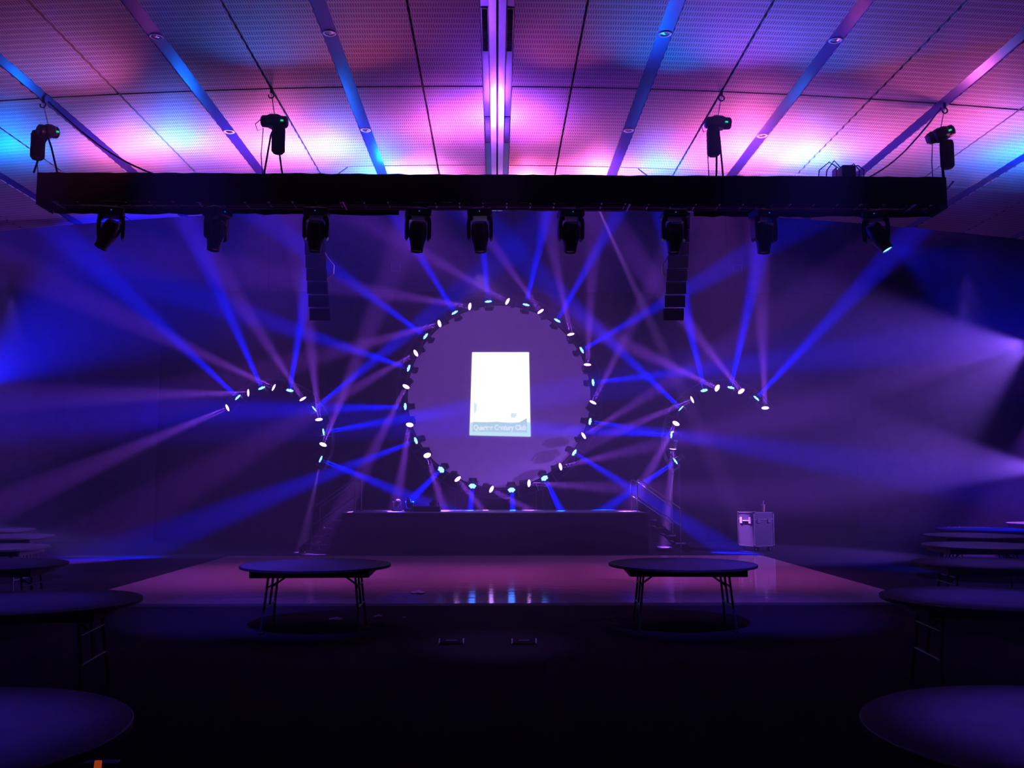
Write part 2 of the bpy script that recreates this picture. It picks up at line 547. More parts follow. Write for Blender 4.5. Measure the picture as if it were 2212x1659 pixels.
# downlights in the strips
DL = [(-1, 0, 10.1, 'nearer of two in the first strip left of the middle track'), (-1, 0, 13.02, 'farther of two in the first strip left of the middle track'),
      (-1, 1, 10.08, 'nearer of two in the second strip left of the middle track'), (-1, 1, 12.95, 'farther of two in the second strip left of the middle track'),
      (1, 0, 10.06, 'nearer of two in the first strip right of the middle track'), (1, 0, 12.98, 'farther of two in the first strip right of the middle track'),
      (1, 1, 10.05, 'nearer of two in the second strip right of the middle track'), (1, 1, 12.98, 'farther of two in the second strip right of the middle track')]
for s, k, y, txt in DL:
    x = s * BANDS[k]
    t = thing('downlight', 'round recessed downlight, ' + txt, 'downlight', (x, y, ceil_z(x) + 0.006), 0, 'recessed ceiling downlights')
    MB().lathe([(0.052, 0.0), (0.072, 0.0), (0.076, -0.006), (0.070, -0.012), (0.055, -0.010), (0.05, 0.0)], 24).build('trim_ring', M['white_metal'], t)
    MB().lathe([(0.053, -0.002), (0.04, -0.004), (0.02, -0.009), (0.004, -0.011)], 20).build('lens', M['chrome'], t)

# dance floor and paint-dark drape behind the stage
t = thing('dance_floor', 'glossy reddish wooden dance floor laid in front of the stage', 'dance floor', (0, 0, 0))
DX0, DX1, DY0, DY1 = -6.2, 6.2, 13.75, 22.4
MB().box(((DX0 + DX1) / 2, (DY0 + DY1) / 2, 0.0125), (DX1 - DX0, DY1 - DY0, 0.025)).build('parquet', M['parquet'], t, False)
for p, q in (((DX0, DY0), (DX1, DY0)), ((DX0, DY1), (DX1, DY1)), ((DX0, DY0), (DX0, DY1)), ((DX1, DY0), (DX1, DY1))):
    e = MB()
    if p[1] == q[1]:
        s = -1 if p[1] == DY0 else 1
        e.add([(DX0 - .08, p[1] + s * .09, 0), (DX1 + .08, p[1] + s * .09, 0), (DX1, p[1], 0.026), (DX0, p[1], 0.026), (DX0, p[1], 0), (DX1, p[1], 0)],
              [(0, 1, 2, 3), (3, 2, 5, 4)])
    else:
        s = -1 if p[0] == DX0 else 1
        e.add([(p[0] + s * .09, DY0 - .08, 0), (p[0] + s * .09, DY1 + .08, 0), (p[0], DY1, 0.026), (p[0], DY0, 0.026), (p[0], DY0, 0), (p[0], DY1, 0)],
              [(0, 1, 2, 3), (3, 2, 5, 4)])
    e.build('edge_ramp', M['table_edge'], t, False)

dr = MB()
dxa, dxb, dz = at(340, 900, 27.5).x, at(1850, 900, 27.5).x, at(1100, 632, 27.5).z
npl = 420
vs = []
for j, z in enumerate((0.01, 2.4, 4.8, dz)):
    for i in range(npl + 1):
        x = dxa + (dxb - dxa) * i / npl
        vs.append((x, 27.55 + 0.055 * math.sin(i * 0.62 + 0.5 * math.sin(i * .11)) * (1.1 - 0.1 * j), z))
fs = [(j * (npl + 1) + i, j * (npl + 1) + i + 1, (j + 1) * (npl + 1) + i + 1, (j + 1) * (npl + 1) + i) for j in range(3) for i in range(npl)]
t = thing('stage_drape', 'tall pleated black drape hung behind the ring and arches', 'drape', ((dxa + dxb) / 2, 27.55, 0))
o = dr.add([(v[0] - (dxa + dxb) / 2, v[1] - 27.55, v[2]) for v in vs], fs).build('drape_cloth', M['drape'], t)
MB().tube([(-(dxb - dxa) / 2, 0, dz), ((dxb - dxa) / 2, 0, dz)], 0.03).build('drape_rail', M['black_metal'], t)
for k in range(5):
    x = -(dxb - dxa) / 2 + (dxb - dxa) * k / 4
    MB().tube([(x, 0.12, 0), (x, 0.12, dz), (x, 0.0, dz)], 0.03).build('upright', M['black_metal'], t)

# small framed wall units high on the back wall
for px, py, w_, lab in ((856, 580, 22, 'small lit-edged wall box high on the back wall, left of the middle'), (1591, 581, 22, 'small dim wall box high on the back wall, right of the middle')):
    p = at(px, py, RY1)
    t = thing('wall_box', lab, 'wall box', (p.x, RY1, p.z))
    MB().rbox((0, -0.04, 0), (0.25, 0.08, 0.18), 0.01).build('housing', M['wall'], t)
    fr = MB()
    for dx in (-0.135, 0.135):
        fr.box((dx, -0.09, 0), (0.025, 0.03, 0.2))
    fr.box((0, -0.09, -0.1), (0.27, 0.03, 0.025))
    fr.box((0, -0.09, 0.1), (0.27, 0.03, 0.012))
    fr.build('frame', M['white_metal'], t)

# ------------------------------------------------------------------ stage
SX0, SX1, SY0, SY1, SZ = -3.72, 3.66, 23.2, 25.7, 0.985
t = thing('stage', 'low black stage platform with black valance at the end of the hall', 'stage', (0, 0, 0))
MB().box(((SX0 + SX1) / 2, (SY0 + SY1) / 2, SZ - 0.03), (SX1 - SX0, SY1 - SY0, 0.06)).build('deck', M['stage_top'], t, False)
sk = MB()
pts = [(SX0, SY1), (SX0, SY0), (SX1, SY0), (SX1, SY1)]
path = []
for (x0, y0), (x1, y1) in zip(pts[:-1], pts[1:]):
    L_ = math.hypot(x1 - x0, y1 - y0)
    nn = int(L_ / 0.06)
    nx, ny = (y1 - y0) / L_, -(x1 - x0) / L_
    for i in range(nn):
        tt = i / nn
        w = 0.006 * math.sin(i * 1.3)
        path.append((x0 + (x1 - x0) * tt + nx * (w + .02), y0 + (y1 - y0) * tt + ny * (w + .02)))
path.append(pts[-1])
vs = [(x, y, 0.005) for x, y in path] + [(x, y, SZ - 0.01) for x, y in path]
n = len(path)
sk.add(vs, [(i, i + 1, n + i + 1, n + i) for i in range(n - 1)]).build('valance', M['valance'], t)
tr = MB()
tr.tube([(SX0, SY0 - .015, SZ), (SX1, SY0 - .015, SZ)], 0.014).build('edge_strip', M['dull_aluminium'], t)


def stairs(sx, label):
    """three open treads leading down away from the side of the stage"""
    x0 = SX1 + 0.06 if sx > 0 else SX0 - 0.06
    t = thing('stage_stairs', label, 'stairs', (x0, 24.25, 0), 0, 'stairs at the stage ends')
    tz = (0.80, 0.61, 0.42, 0.23)
    for i, z in enumerate(tz):
        td = MB().rbox((sx * (0.14 + 0.235 * i), 0, z - 0.02), (0.25, 0.92, 0.04), 0.006)
        o = td.build('tread', M['stage_top'], t)
        MB().box((sx * (0.255 + 0.235 * i), 0, z + 0.004), (0.022, 0.90, 0.01)).build('nosing', M['chrome'], o)
    for y in (-0.43, 0.43):
        MB().prism([(0, 0.98), (0, 0.84), (sx * 0.98, 0.0), (sx * 1.1, 0.0), (sx * 1.1, 0.12)], y - 0.015, y + 0.015).build('stringer', M['black_metal'], t, False)
    return t


def handrail(sx, y, label, bright):
    x0 = 3.5 if sx > 0 else -3.5
    t = thing('stair_handrail', label, 'handrail', (x0, y, 0), 0, 'handrails of the stage stairs')
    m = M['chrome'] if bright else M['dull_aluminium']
    e = sx * 1.06
    MB().tube([(0, 0, SZ), (0, 0, 1.74), (sx * .03, 0, 1.79), (sx * .09, 0, 1.77)], 0.018).build('upper_post', m, t)
    MB().tube([(e, 0, 0.03), (e, 0, 1.08)], 0.016).build('lower_post', m, t)
    MB().tube([(sx * .09, 0, 1.77), (e, 0, 1.08)], 0.018).build('top_rail', m, t)
    MB().tube([(0, 0, 1.38), (e, 0, 0.66)], 0.014).build('middle_rail', m, t)
    MB().lathe([(0.05, SZ), (0.05, SZ + 0.012), (0.02, SZ + 0.016)], 14).build('foot_plate', m, t)
    MB().lathe([(0.05, 0), (0.05, 0.012), (0.018, 0.03)], 14, Matrix.Translation((e, 0, 0))).build('foot_plate', m, t)


stairs(1, 'dark open-tread stairs at the right end of the stage')
stairs(-1, 'dark open-tread stairs at the left end of the stage')
handrail(1, 23.7, 'front metal handrail of the stairs at the right end of the stage', True)
handrail(1, 24.78, 'rear bright metal handrail of the stairs at the right end of the stage', True)
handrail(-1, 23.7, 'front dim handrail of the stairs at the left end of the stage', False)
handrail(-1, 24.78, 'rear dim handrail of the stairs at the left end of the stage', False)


# ------------------------------------------------------------------ ring of truss with the round screen
def arc(c, r, y, a0, a1, n):
    return [(c[0] + r * math.cos(a0 + (a1 - a0) * i / n), y, c[1] + r * math.sin(a0 + (a1 - a0) * i / n)) for i in range(n + 1)]


RYP = 26.1                              # plane of the ring and arches


def ring_truss(name, label, cat, cpx, cpy, rpx, a0, a1, closed, nb, tubes, depth=0.24):
    c = at(cpx, cpy, RYP)
    R = rpx / FPX * (c - CO).dot(CF)
    t = thing(name, label, cat, (c.x, RYP, c.z), 0)
    r0, r1 = R - 0.02, R + 0.23
    n = 96 if closed else 56
    for r in (r0, r1):
        for y in (0.0, depth):
            p = arc((0, 0), r, y, a0, a1, n)
            if closed:
                p = p[:-1]
            MB().tube(p, 0.02, 7, closed).build('chord', tubes, t)
    b = MB()
    for i in range(nb + (0 if closed else 1)):
        th = a0 + (a1 - a0) * i / nb
        ca, sa = math.cos(th), math.sin(th)
        for y in (0.0, depth):
            b.tube([(r0 * ca, y, r0 * sa), (r1 * ca, y, r1 * sa)], 0.011, 6)
        if i < nb:
            th2 = a0 + (a1 - a0) * (i + 1) / nb
            c2, s2 = math.cos(th2), math.sin(th2)
            p, q = (r0, r1) if i % 2 else (r1, r0)
            b.tube([(p * ca, depth if i % 2 else 0, p * sa), (q * c2, 0 if i % 2 else depth, q * s2)], 0.009, 6)
            b.tube([(r1 * ca, 0, r1 * sa), (r1 * c2, depth, r1 * s2)], 0.009, 6)
    b.build('lattice', tubes, t)
    return t, c, R


ring, RC, RR = ring_truss('ring_truss', 'large full ring of dark truss standing behind the stage', 'truss', 1078.5, 854.5, 203.5, 0, 2 * PI, True, 32, M['truss_dark'])
for sx in (-1, 1):
    leg = MB()
    x = sx * 1.1
    zt = -math.sqrt((RR + 0.2) ** 2 - x * x)
    for dx in (-0.1, 0.1):
        leg.tube([(x + dx, 0.12, -RC.z + 0.03), (x + dx, 0.12, zt)], 0.02)
    leg.box((x, 0.12, -RC.z + 0.015), (0.5, 0.5, 0.03))
    leg.build('foot', M['black_metal'], ring)

t = thing('projection_screen', 'round pale fabric screen filling the large ring with a white slide on it', 'screen', (RC.x, RYP, RC.z), 0)
rs = RR - 0.05
MB().add([(0, 0.06, 0)] + [(rs * math.cos(2 * PI * i / 96), 0.06, rs * math.sin(2 * PI * i / 96)) for i in range(96)],
         [(0, i + 1, (i + 1) % 96 + 1) for i in range(96)]).build('screen_fabric', M['screen'], t)
MB().tube([(rs * math.cos(2 * PI * i / 96), 0.06, rs * math.sin(2 * PI * i / 96)) for i in range(96)], 0.022, 8, True).build('screen_hem', M['black_cloth'], t)


def quad_on_screen(px, dy):
    return [at(x, y, RYP + dy) - Vector((RC.x, RYP, RC.z)) for x, y in px]


def slide(px, dy, name, m, parent):
    q = quad_on_screen(px, dy)
    return MB().add(q, [tuple(range(len(q)))]).build(name, m, parent, False)


sl = slide([(1020, 761), (1142.5, 761), (1146, 943), (1014.5, 940)], 0.05, 'slide', M['slide_white'], t)
slide([(1016.2, 912), (1145.4, 912), (1146, 943), (1014.5, 940)], 0.046, 'slide_border', M['slide_border'], sl)
slide([(1022, 911), (1048, 912), (1075, 911), (1090, 913), (1106, 915), (1122, 912), (1138, 903), (1139, 934.5), (1020.5, 932.5)], 0.043, 'caption_band', M['slide_band'], sl)
slide([(1024, 868), (1031, 874), (1029, 888), (1023.5, 896)], 0.046, 'slide_patch', M['slide_tint'], sl)
slide([(1104, 892), (1117, 893), (1113, 903), (1103, 902)], 0.046, 'slide_patch', M['slide_tint'], sl)
fc = bpy.data.curves.new('caption', 'FONT')
fc.body = 'Quarter Century Club'
fc.align_x = 'CENTER'
fc.align_y = 'CENTER'
fc.size = 0.2
fc.offset = 0.007
fo = bpy.data.objects.new('caption_source', fc)
COL.objects.link(fo)
bpy.context.view_layer.update()
me = bpy.data.meshes.new_from_object(fo.evaluated_get(bpy.context.evaluated_depsgraph_get()))
bpy.data.objects.remove(fo)
wx = max(v.co.x for v in me.vertices) - min(v.co.x for v in me.vertices)
cc = quad_on_screen([(1080, 924), (1023, 924), (1137, 924)], 0.040)
k = (cc[2].x - cc[1].x) / wx
for v in me.vertices:
    v.co = Vector((v.co.x * k, 0, v.co.y * k * 1.25)) + cc[0]
me.materials.clear()
me.materials.append(M['slide_text'])
cap = bpy.data.objects.new('caption', me)
COL.objects.link(cap)
cap.parent = sl

left_arch, LC, LR = ring_truss('arch_truss', 'curved arch of dark truss left of the ring, open at lower left', 'truss', 588, 949, 112, math.radians(148), math.radians(-30), False, 16, M['dull_aluminium'])
right_arch, AC, AR = ring_truss('arch_truss', 'curved arch of dark truss right of the ring, open at lower right', 'truss', 1562, 949, 112, math.radians(212), math.radians(32), False, 16, M['dull_aluminium'])
for a, s, c in ((left_arch, 1, LC), (right_arch, -1, AC)):
    for th in (100, 60, 20) if s > 0 else (80, 120, 160):
        x, z = (LR + 0.2) * math.cos(math.radians(th)), (LR + 0.2) * math.sin(math.radians(th))
        MB().tube([(x, 0.25, z), (x, 0.25, TOP - c.z)], 0.006, 5).build('hanging_cable', M['black_metal'], a)
    x = s * (LR + 0.11) * math.cos(math.radians(-30))
    zb = (LR + 0.1) * math.sin(math.radians(-30))
    f = MB()
    for dx in (-0.1, 0.1):
        f.tube([(x + dx, 0.12, zb), (x + dx, 0.12, -c.z + 0.03)], 0.02)
    f.box((x, 0.12, -c.z + 0.015), (0.45, 0.45, 0.03))
    f.build('foot', M['black_metal'], a)


# ------------------------------------------------------------------ small beam lights on ring and arches
def make_beam_light(kind):
    t = thing('beam_light', 'x', 'stage light')
    MB().lathe([(0.03, -0.13), (0.06, -0.12), (0.075, -0.06), (0.085, 0.0), (0.088, 0.05), (0.082, 0.052), (0.08, 0.03)], 18).build('head', M['black_plastic'], t)
    if kind == 'white':
        MB().lathe([(0.078, 0.035), (0.074, 0.046), (0.055, 0.054), (0.03, 0.059), (0.004, 0.06)], 18).build('lens', M['lens_white'], t)
    else:
        m = MB()
        for i in range(7):
            a = i * PI / 3
            x, y = (0, 0) if i == 6 else (0.052 * math.cos(a), 0.052 * math.sin(a))
            m.lathe([(0.026, 0.032), (0.024, 0.044), (0.014, 0.052), (0.002, 0.055)], 10, Matrix.Translation((x, y, 0)))
        m.build('lens', M['lens_blue'], t)
    y = MB()
    y.tube([(-0.105, 0, 0.0), (-0.105, 0, -0.14), (0.105, 0, -0.14), (0.105, 0, 0.0)], 0.012, 6)
    y.build('yoke', M['black_metal'], t)
    MB().rbox((0, 0, -0.17), (0.17, 0.12, 0.07), 0.012).build('base', M['black_plastic'], t)
    for c in t.children:
        c.data.transform(Matrix.Diagonal((1.28, 1.28, 1.0, 1.0)))
    return t


proto = {'white': make_beam_light('white'), 'blue': make_beam_light('blue')}
used = {'white': False, 'blue': False}

ORD = ['first', 'second', 'third', 'fourth', 'fifth', 'sixth', 'seventh', 'eighth', 'ninth', 'tenth', 'eleventh', 'twelfth', 'thirteenth', 'fourteenth', 'fifteenth', 'sixteenth']


def beam(kind, px, py, dx, dy, label, group, gain=1.0, toward=0.5):
    if (px < 800 and dx > 100) or (1300 < px < 1500 and dx < -80):
        toward = 0.1          # these skim across to the ring
    toward = {(952.5, 1015): 1.0, (885, 918): 0.65, (1453.5, 970): 0.05, (923, 984): 0.8, (1020.5, 1050.5): 0.9, (1105, 1059): 0.9, (1176.5, 1033.5): 0.9}.get((px, py), toward)
    p = at(px, py, RYP - 0.28)
    side = math.hypot(dx, dy) * (p - CO).dot(CF) / FPX
    q = at(px + dx, py + dy, p.y - side * toward)
    d = (q - p).normalized()
    t = proto[kind] if not used[kind] else copy_tree(proto[kind])
    used[kind] = True
    tag(t, label, 'stage light', group)
    m = d.to_track_quat('Z', 'Y').to_matrix().to_4x4()
    t.matrix_basis = Matrix.Translation(p - d * 0.05) @ m
    # three emitters across the lens
    u, v = m.col[0].to_3d(), m.col[1].to_3d()
    for k in range(3):
        off = (u * math.cos(k * 2.094 + 0.5) + v * math.sin(k * 2.094 + 0.5)) * 0.045
        spot('beam', p + d * 0.035 + off, q + off, (RING_VIOLET if kind == 'white' else RING_BLUE) * gain / 3.0, VIOLET if kind == 'white' else BLUE,
             9.0 if kind == 'white' else 8.0, 0.5, 0.008, t)


# clockwise round the ring from just right of the top: (kind, px, py, dx, dy)
RING = [
    ('white', 1096, 651, -150, -85), ('blue', 1136.5, 658, 30, -130), ('white', 1167.5, 672.5, -100, -140), ('blue', 1204, 692, 90, -160),
    ('white', 1233, 722, -40, -190), ('blue', 1257, 756, 165, -95), ('white', 1269, 787.5, 10, -210), ('blue', 1281.5, 826, 130, -15),
    ('white', 1281, 869, 60, -120), ('blue', 1275, 910.5, 160, 25), ('white', 1261, 941, 160, -100), ('blue', 1241, 978, 110, 70),
    ('white', 1211, 1008, 220, -50), ('blue', 1176.5, 1033.5, 35, 70), ('white', 1143, 1044, 190, 10), ('blue', 1105, 1059, 3, 45),
    ('white', 1062, 1057, 65, 35), ('blue', 1020.5, 1050.5, -5, 55), ('white', 989, 1035, 55, 68), ('blue', 952.5, 1015, -65, 65),
    ('white', 923, 984, 30, 100), ('blue', 898, 952, -118, 45), ('white', 885, 918, -25, 150), ('blue', 875, 878, -180, 5),
    ('white', 877, 835.5, -97, 190), ('blue', 882.5, 795, -180, -60), ('white', 898, 763, -168, 97), ('blue', 919, 726, -214, -156),
    ('white', 949, 699, -200, 55), ('blue', 982, 675, -82, -135), ('white', 1014.5, 662, -195, -30), ('blue', 1055, 651, -12, -120)]
cnt = {'white': 0, 'blue': 0}
for kd, px, py, dx, dy in RING:
    lab = '%s stage light on the large ring, %s %s one clockwise from its top' % (kd, ORD[cnt[kd]], kd)
    cnt[kd] += 1
    beam(kd, px, py, dx, dy, lab, '%s lights round the large ring' % kd)
LEFT = [
    ('white', 491, 881, -220, 95), ('blue', 513.5, 858, -213, -198), ('white', 536, 848.5, -250, 5), ('blue', 565, 838, -110, -250),
    ('white', 591, 837, -140, -65), ('blue', 626, 843, 25, -150), ('white', 654, 861.5, -110, -170), ('blue', 679, 883, 130, -105),
    ('white', 689, 906, -25, -220), ('blue', 699, 933, 150, -25), ('white', 698, 960, 80, -200), ('blue', 693, 992, 190, 80)]
cnt = {'white': 0, 'blue': 0}
for kd, px, py, dx, dy in LEFT:
    lab = '%s stage light on the left arch, %s %s one clockwise from its left end' % (kd, ORD[cnt[kd]], kd)
    cnt[kd] += 1
    beam(kd, px, py, dx, dy, lab, '%s lights on the left arch' % kd, 1.25)
RIGHT = [
    ('blue', 1459, 996.5, -95, 65), ('white', 1453.5, 970, -12, 150), ('blue', 1450, 939, -120, -5), ('white', 1460, 915, -70, 130),
    ('blue', 1471, 882, -90, -85), ('white', 1495, 863.5, -150, 65), ('blue', 1521, 843, -25, -110), ('white', 1549, 838, -200, -95),
    ('blue', 1579, 837, 25, -115), ('white', 1601, 845, -150, -190), ('blue', 1634, 860, 160, -170), ('white', 1653, 881, -15, -380)]
cnt = {'white': 0, 'blue': 0}
for kd, px, py, dx, dy in RIGHT:
    lab = '%s stage light on the right arch, %s %s one clockwise from its lower left end' % (kd, ORD[cnt[kd]], kd)
    cnt[kd] += 1
    beam(kd, px, py, dx, dy, lab, '%s lights on the right arch' % kd, 1.4)

# ------------------------------------------------------------------ hanging truss across the hall
TY0, TY1, TZ0, TZ1 = 11.54, 11.98, 5.20, 5.56
TX0, TX1 = at(80, 410, TY0).x, at(2044, 410, TY0).x
tc_ = (TX0 + TX1) / 2
hx = (TX1 - TX0) / 2
t = thing('lighting_truss', 'long horizontal truss wrapped in black cloth hanging across the hall', 'truss', (tc_, TY0, TZ0))
hh = TZ1 - TZ0
for y in (0.03, TY1 - TY0 - 0.03):
    for z in (0.05, hh - 0.04):
        MB().tube([(-hx + 0.05, y, z), (hx - 0.05, y, z)], 0.025, 8).build('chord', M['dull_aluminium'], t)
lat = MB()
k = 0
x = -hx + 0.12
while x < hx - 0.1:
    lat.tube([(x, 0.03, 0.05), (x, TY1 - TY0 - 0.03, 0.05)], 0.013, 6)
    lat.tube([(x, 0.03, 0.05), (x + 0.24, 0.03, hh - 0.04)], 0.011, 6)
    if k % 6 == 0:
        lat.box((x + 0.05, 0.2, 0.05), (0.02, 0.4, 0.07))
    x += 0.30
    k += 1
lat.build('lattice', M['aluminium'], t)
MB().tube([(-hx + 0.05, 0.22, 0.05), (hx - 0.05, 0.22, 0.05)], 0.025, 8).build('lamp_bar', M['black_metal'], t)


def cloth_strip(x0, x1, y, z0, z1, seed):
    rr = random.Random(seed)
    nn = max(6, int((x1 - x0) / 0.12))
    vs = []
    for z, dv in ((z0, 0.012), ((z0 + z1) / 2, 0), (z1, 0.006)):
        for i in range(nn + 1):
            vs.append((x0 + (x1 - x0) * i / nn, y + rr.uniform(-0.008, 0.008), z + rr.uniform(-dv, dv)))
    return vs, [(j * (nn + 1) + i, j * (nn + 1) + i + 1, (j + 1) * (nn + 1) + i + 1, (j + 1) * (nn + 1) + i) for j in range(2) for i in range(nn)]


c = MB()
c.add(*cloth_strip(-hx, hx, -0.012, 0.0, hh, 1))
for xx in (-hx, hx):
    c.box((xx, (TY1 - TY0) / 2, hh / 2 - 0.02), (0.012, TY1 - TY0, hh + 0.04))
c.build('front_cloth', M['black_cloth'], t)
gap0, gap1 = at(862, 440, TY1).x - tc_, at(1498, 440, TY1).x - tc_
c = MB()
c.add(*cloth_strip(-hx, gap0, TY1 - TY0 + 0.012, -0.03, hh, 2))
c.add(*cloth_strip(gap1, hx, TY1 - TY0 + 0.012, -0.03, hh, 3))
c.add(*cloth_strip(gap0, gap1, TY1 - TY0 + 0.012, 0.04, hh * 0.55, 4))
c.build('rear_cloth', M['black_cloth'], t)


# chain hoists above the truss: (px, py of the body, tilt, bag dx, hook px, hook py, label)
def hoist(px, py, roll, yaw, bag, hook_x, label, bw=0.34):
    p = at(px, py, TY0 + 0.2)
    hk = Vector((hook_x, TY0 + 0.0, ceil_z(hook_x)))
    t = thing('chain_hoist', label, 'chain hoist', p, 0, 'chain hoists above the truss')
    rm = Matrix.Rotation(yaw, 3, 'Z') @ Matrix.Rotation(roll, 3, 'Y')
    b = MB().rbox((0, 0, 0), (bw * 0.55, 0.2, 0.15), 0.025, rm)
    body = b.build('motor_body', M['black_plastic'], t)
    ml = Matrix.Rotation(PI / 2, 3, 'Y')
    MB().lathe([(0.05, -bw / 2), (0.075, -bw / 2 + 0.02), (0.078, -bw * 0.25), (0.07, -bw * 0.2)], 16, (rm @ ml).to_4x4()).build('motor_cap', M['black_plastic'], body)
    MB().lathe([(0.07, bw * 0.2), (0.078, bw * 0.25), (0.075, bw / 2 - 0.02), (0.05, bw / 2)], 16, (rm @ ml).to_4x4()).build('motor_cap', M['black_plastic'], body)
    MB().box(rm @ Vector((bw * 0.3, -0.085, -0.01)), (0.035, 0.01, 0.02), rm).build('indicator', M['green_led'], body)
    MB().tube([(0, 0, 0.07), hk - p - Vector((0, 0, 0.05))], 0.006, 6).build('chain', M['dull_aluminium'], t)
    h = MB()
    h.tube([hk - p + Vector((0, 0, 0.02)), hk - p - Vector((0, 0, 0.06))], 0.018, 8)
    h.tube([hk - p + Vector((0.035 * math.sin(a), 0, -0.09 + 0.035 * math.cos(a))) for a in [i * PI / 5 for i in range(9)]], 0.009, 6)
    h.build('hook', M['black_metal'], t)
    bx, bz = bag
    MB().lathe([(0.06, -0.36), (0.085, -0.33), (0.085, -0.04), (0.075, -0.0), (0.04, 0.0)], 16, Matrix.Translation((bx, 0.02, bz))).build('chain_bag', M['black_cloth'], t)
    zt = TZ1 - p.z + 0.01
    for s in (-1, 1):
        MB().tube([(0, 0, -0.07), (s * 0.03, s * 0.05, -0.2), (s * 0.085 + 0.01, s * 0.16, zt)], 0.012, 6).build('sling', M['black_cloth'], t)
    MB().tube([(-bw / 2 + 0.02, -0.05, 0.02), (-bw / 2 - 0.06, -0.05, -0.05), (-bw / 2 - 0.03, -0.05, -0.14), (-bw / 2 + 0.04, -0.04, -0.1), (-bw / 2 + 0.02, -0.04, zt * 0.6), (-bw / 2 + 0.04, 0.0, zt)], 0.006, 5).build('power_cable', M['black_plastic'], t)


hoist(104, 284, -0.15, 0.9, (-0.13, -0.0), -5.68, 'chain hoist hanging over the left end of the black truss', 0.26)
hoist(593, 263, 0.0, 0.1, (0.05, -0.05), SEAMS[1] * -1, 'chain hoist above the truss between the left end and the middle')
hoist(1551, 266, 0.1, -0.15, (-0.06, -0.07), SEAMS[1], 'chain hoist above the truss between the middle and the right end')
hoist(2032, 291, -0.3, -0.3, (0.08, -0.08), 5.68, 'tilted chain hoist hanging over the right end of the black truss')

# light strain wires and slings from ceiling to truss
for xx, x2, lab in ((-5.64, -4.1, 'slack dark cable from the left ceiling hook down to the truss'), (5.66, 4.6, 'pale slack cable from the right ceiling hook down to the truss'),
                    (-2.35, -2.26, 'short thin sling tying the truss to the ceiling left of the middle'), (2.22, 2.14, 'short thin sling tying the truss to the ceiling right of the middle')):
    pts = []
    y1 = 13.2 if abs(xx) < 3 else TY0 + 0.1
    a = Vector((xx, 14.5 if abs(xx) < 3 else TY0 + 0.05, ceil_z(xx) - 0.03))
    b = Vector((x2, TY1 - 0.06, TZ1 + 0.012))
    for i in range(13):
        u = i / 12
        p = a.lerp(b, u)
        p.z -= 0.16 * math.sin(u * PI) * (1 if abs(xx) > 3 else 0.1)
        pts.append(p)
    tag(MB().tube(pts, 0.011 if abs(xx) > 3 else 0.008, 6).build('rigging_cable', M['white_metal'] if xx > 3 else M['black_plastic']), lab, 'cable')

p = at(1818, 366, TY0 + 0.2)
t = thing('junction_box', 'small black distribution box with looping cables on top of the truss', 'junction box', (p.x, TY0 + 0.2, TZ1 - 0.03))
MB().rbox((0.06, 0, 0.12), (0.18, 0.2, 0.2), 0.01).build('housing', M['black_plastic'], t)
MB().box((-0.1, -0.02, 0.1), (0.012, 0.14, 0.18)).build('side_plate', M['dull_aluminium'], t)
for k in range(4):
    x0, x1 = [(-0.02, -0.2), (-0.05, -0.3), (0.06, 0.22), (0.1, 0.28)][k]
    MB().tube([(x0, -0.03, 0.2), ((x0 + x1) / 2, -0.05, 0.29 - 0.02 * k), (x1, -0.03, 0.17), (x1 - 0.01, 0, 0.0)], 0.007, 6).build('cable', M['black_plastic'], t)


# ------------------------------------------------------------------ moving heads
def make_moving_head():
    """hung from above: origin at the top of the base, head below; the lamp points along -Z of the head"""
    t = thing('moving_head', 'x', 'moving head light')
    b = MB().rbox((0, 0, -0.055), (0.31, 0.26, 0.11), 0.02)
    base = b.build('base', M['black_plastic'], t)
    MB().box((0.0, -0.132, -0.055), (0.012, 0.006, 0.01)).build('indicator', M['blue_led'], base)
    for s in (-1, 1):
        MB().tube([(s * 0.09, 0, 0.005), (s * 0.09, 0, 0.05)], 0.025, 10).build('clamp', M['dull_aluminium'], t)
        MB().prism([(s * 0.09, -0.11), (s * 0.155, -0.11), (s * 0.165, -0.2), (s * 0.16, -0.37), (s * 0.135, -0.4), (s * 0.118, -0.37), (s * 0.118, -0.16), (s * 0.09, -0.14)], -0.055, 0.055).build('yoke_arm', M['black_plastic'], t, False)
    head = MB().lathe([(0.03, -0.155), (0.085, -0.165), (0.105, -0.2), (0.112, -0.28), (0.11, -0.36), (0.095, -0.42), (0.08, -0.5), (0.078, -0.545), (0.068, -0.548), (0.066, -0.53)], 20).build('head', M['black_plastic'], t)
    MB().lathe([(0.066, -0.532), (0.05, -0.538), (0.02, -0.542), (0.003, -0.543)], 16).build('lens', M['lens_dark'], head)
    r = MB()
    for dx in (-0.035, 0.0, 0.035):
        r.box((dx, -0.113, -0.3), (0.012, 0.012, 0.16))
    r.build('cooling_fin', M['black_metal'], head)
    MB().rbox((0, -0.088, -0.19), (0.13, 0.05, 0.035), 0.006).build('reflection_panel', M['white_metal'], head)  # white plate stands in for a bright reflection on the head
    return t


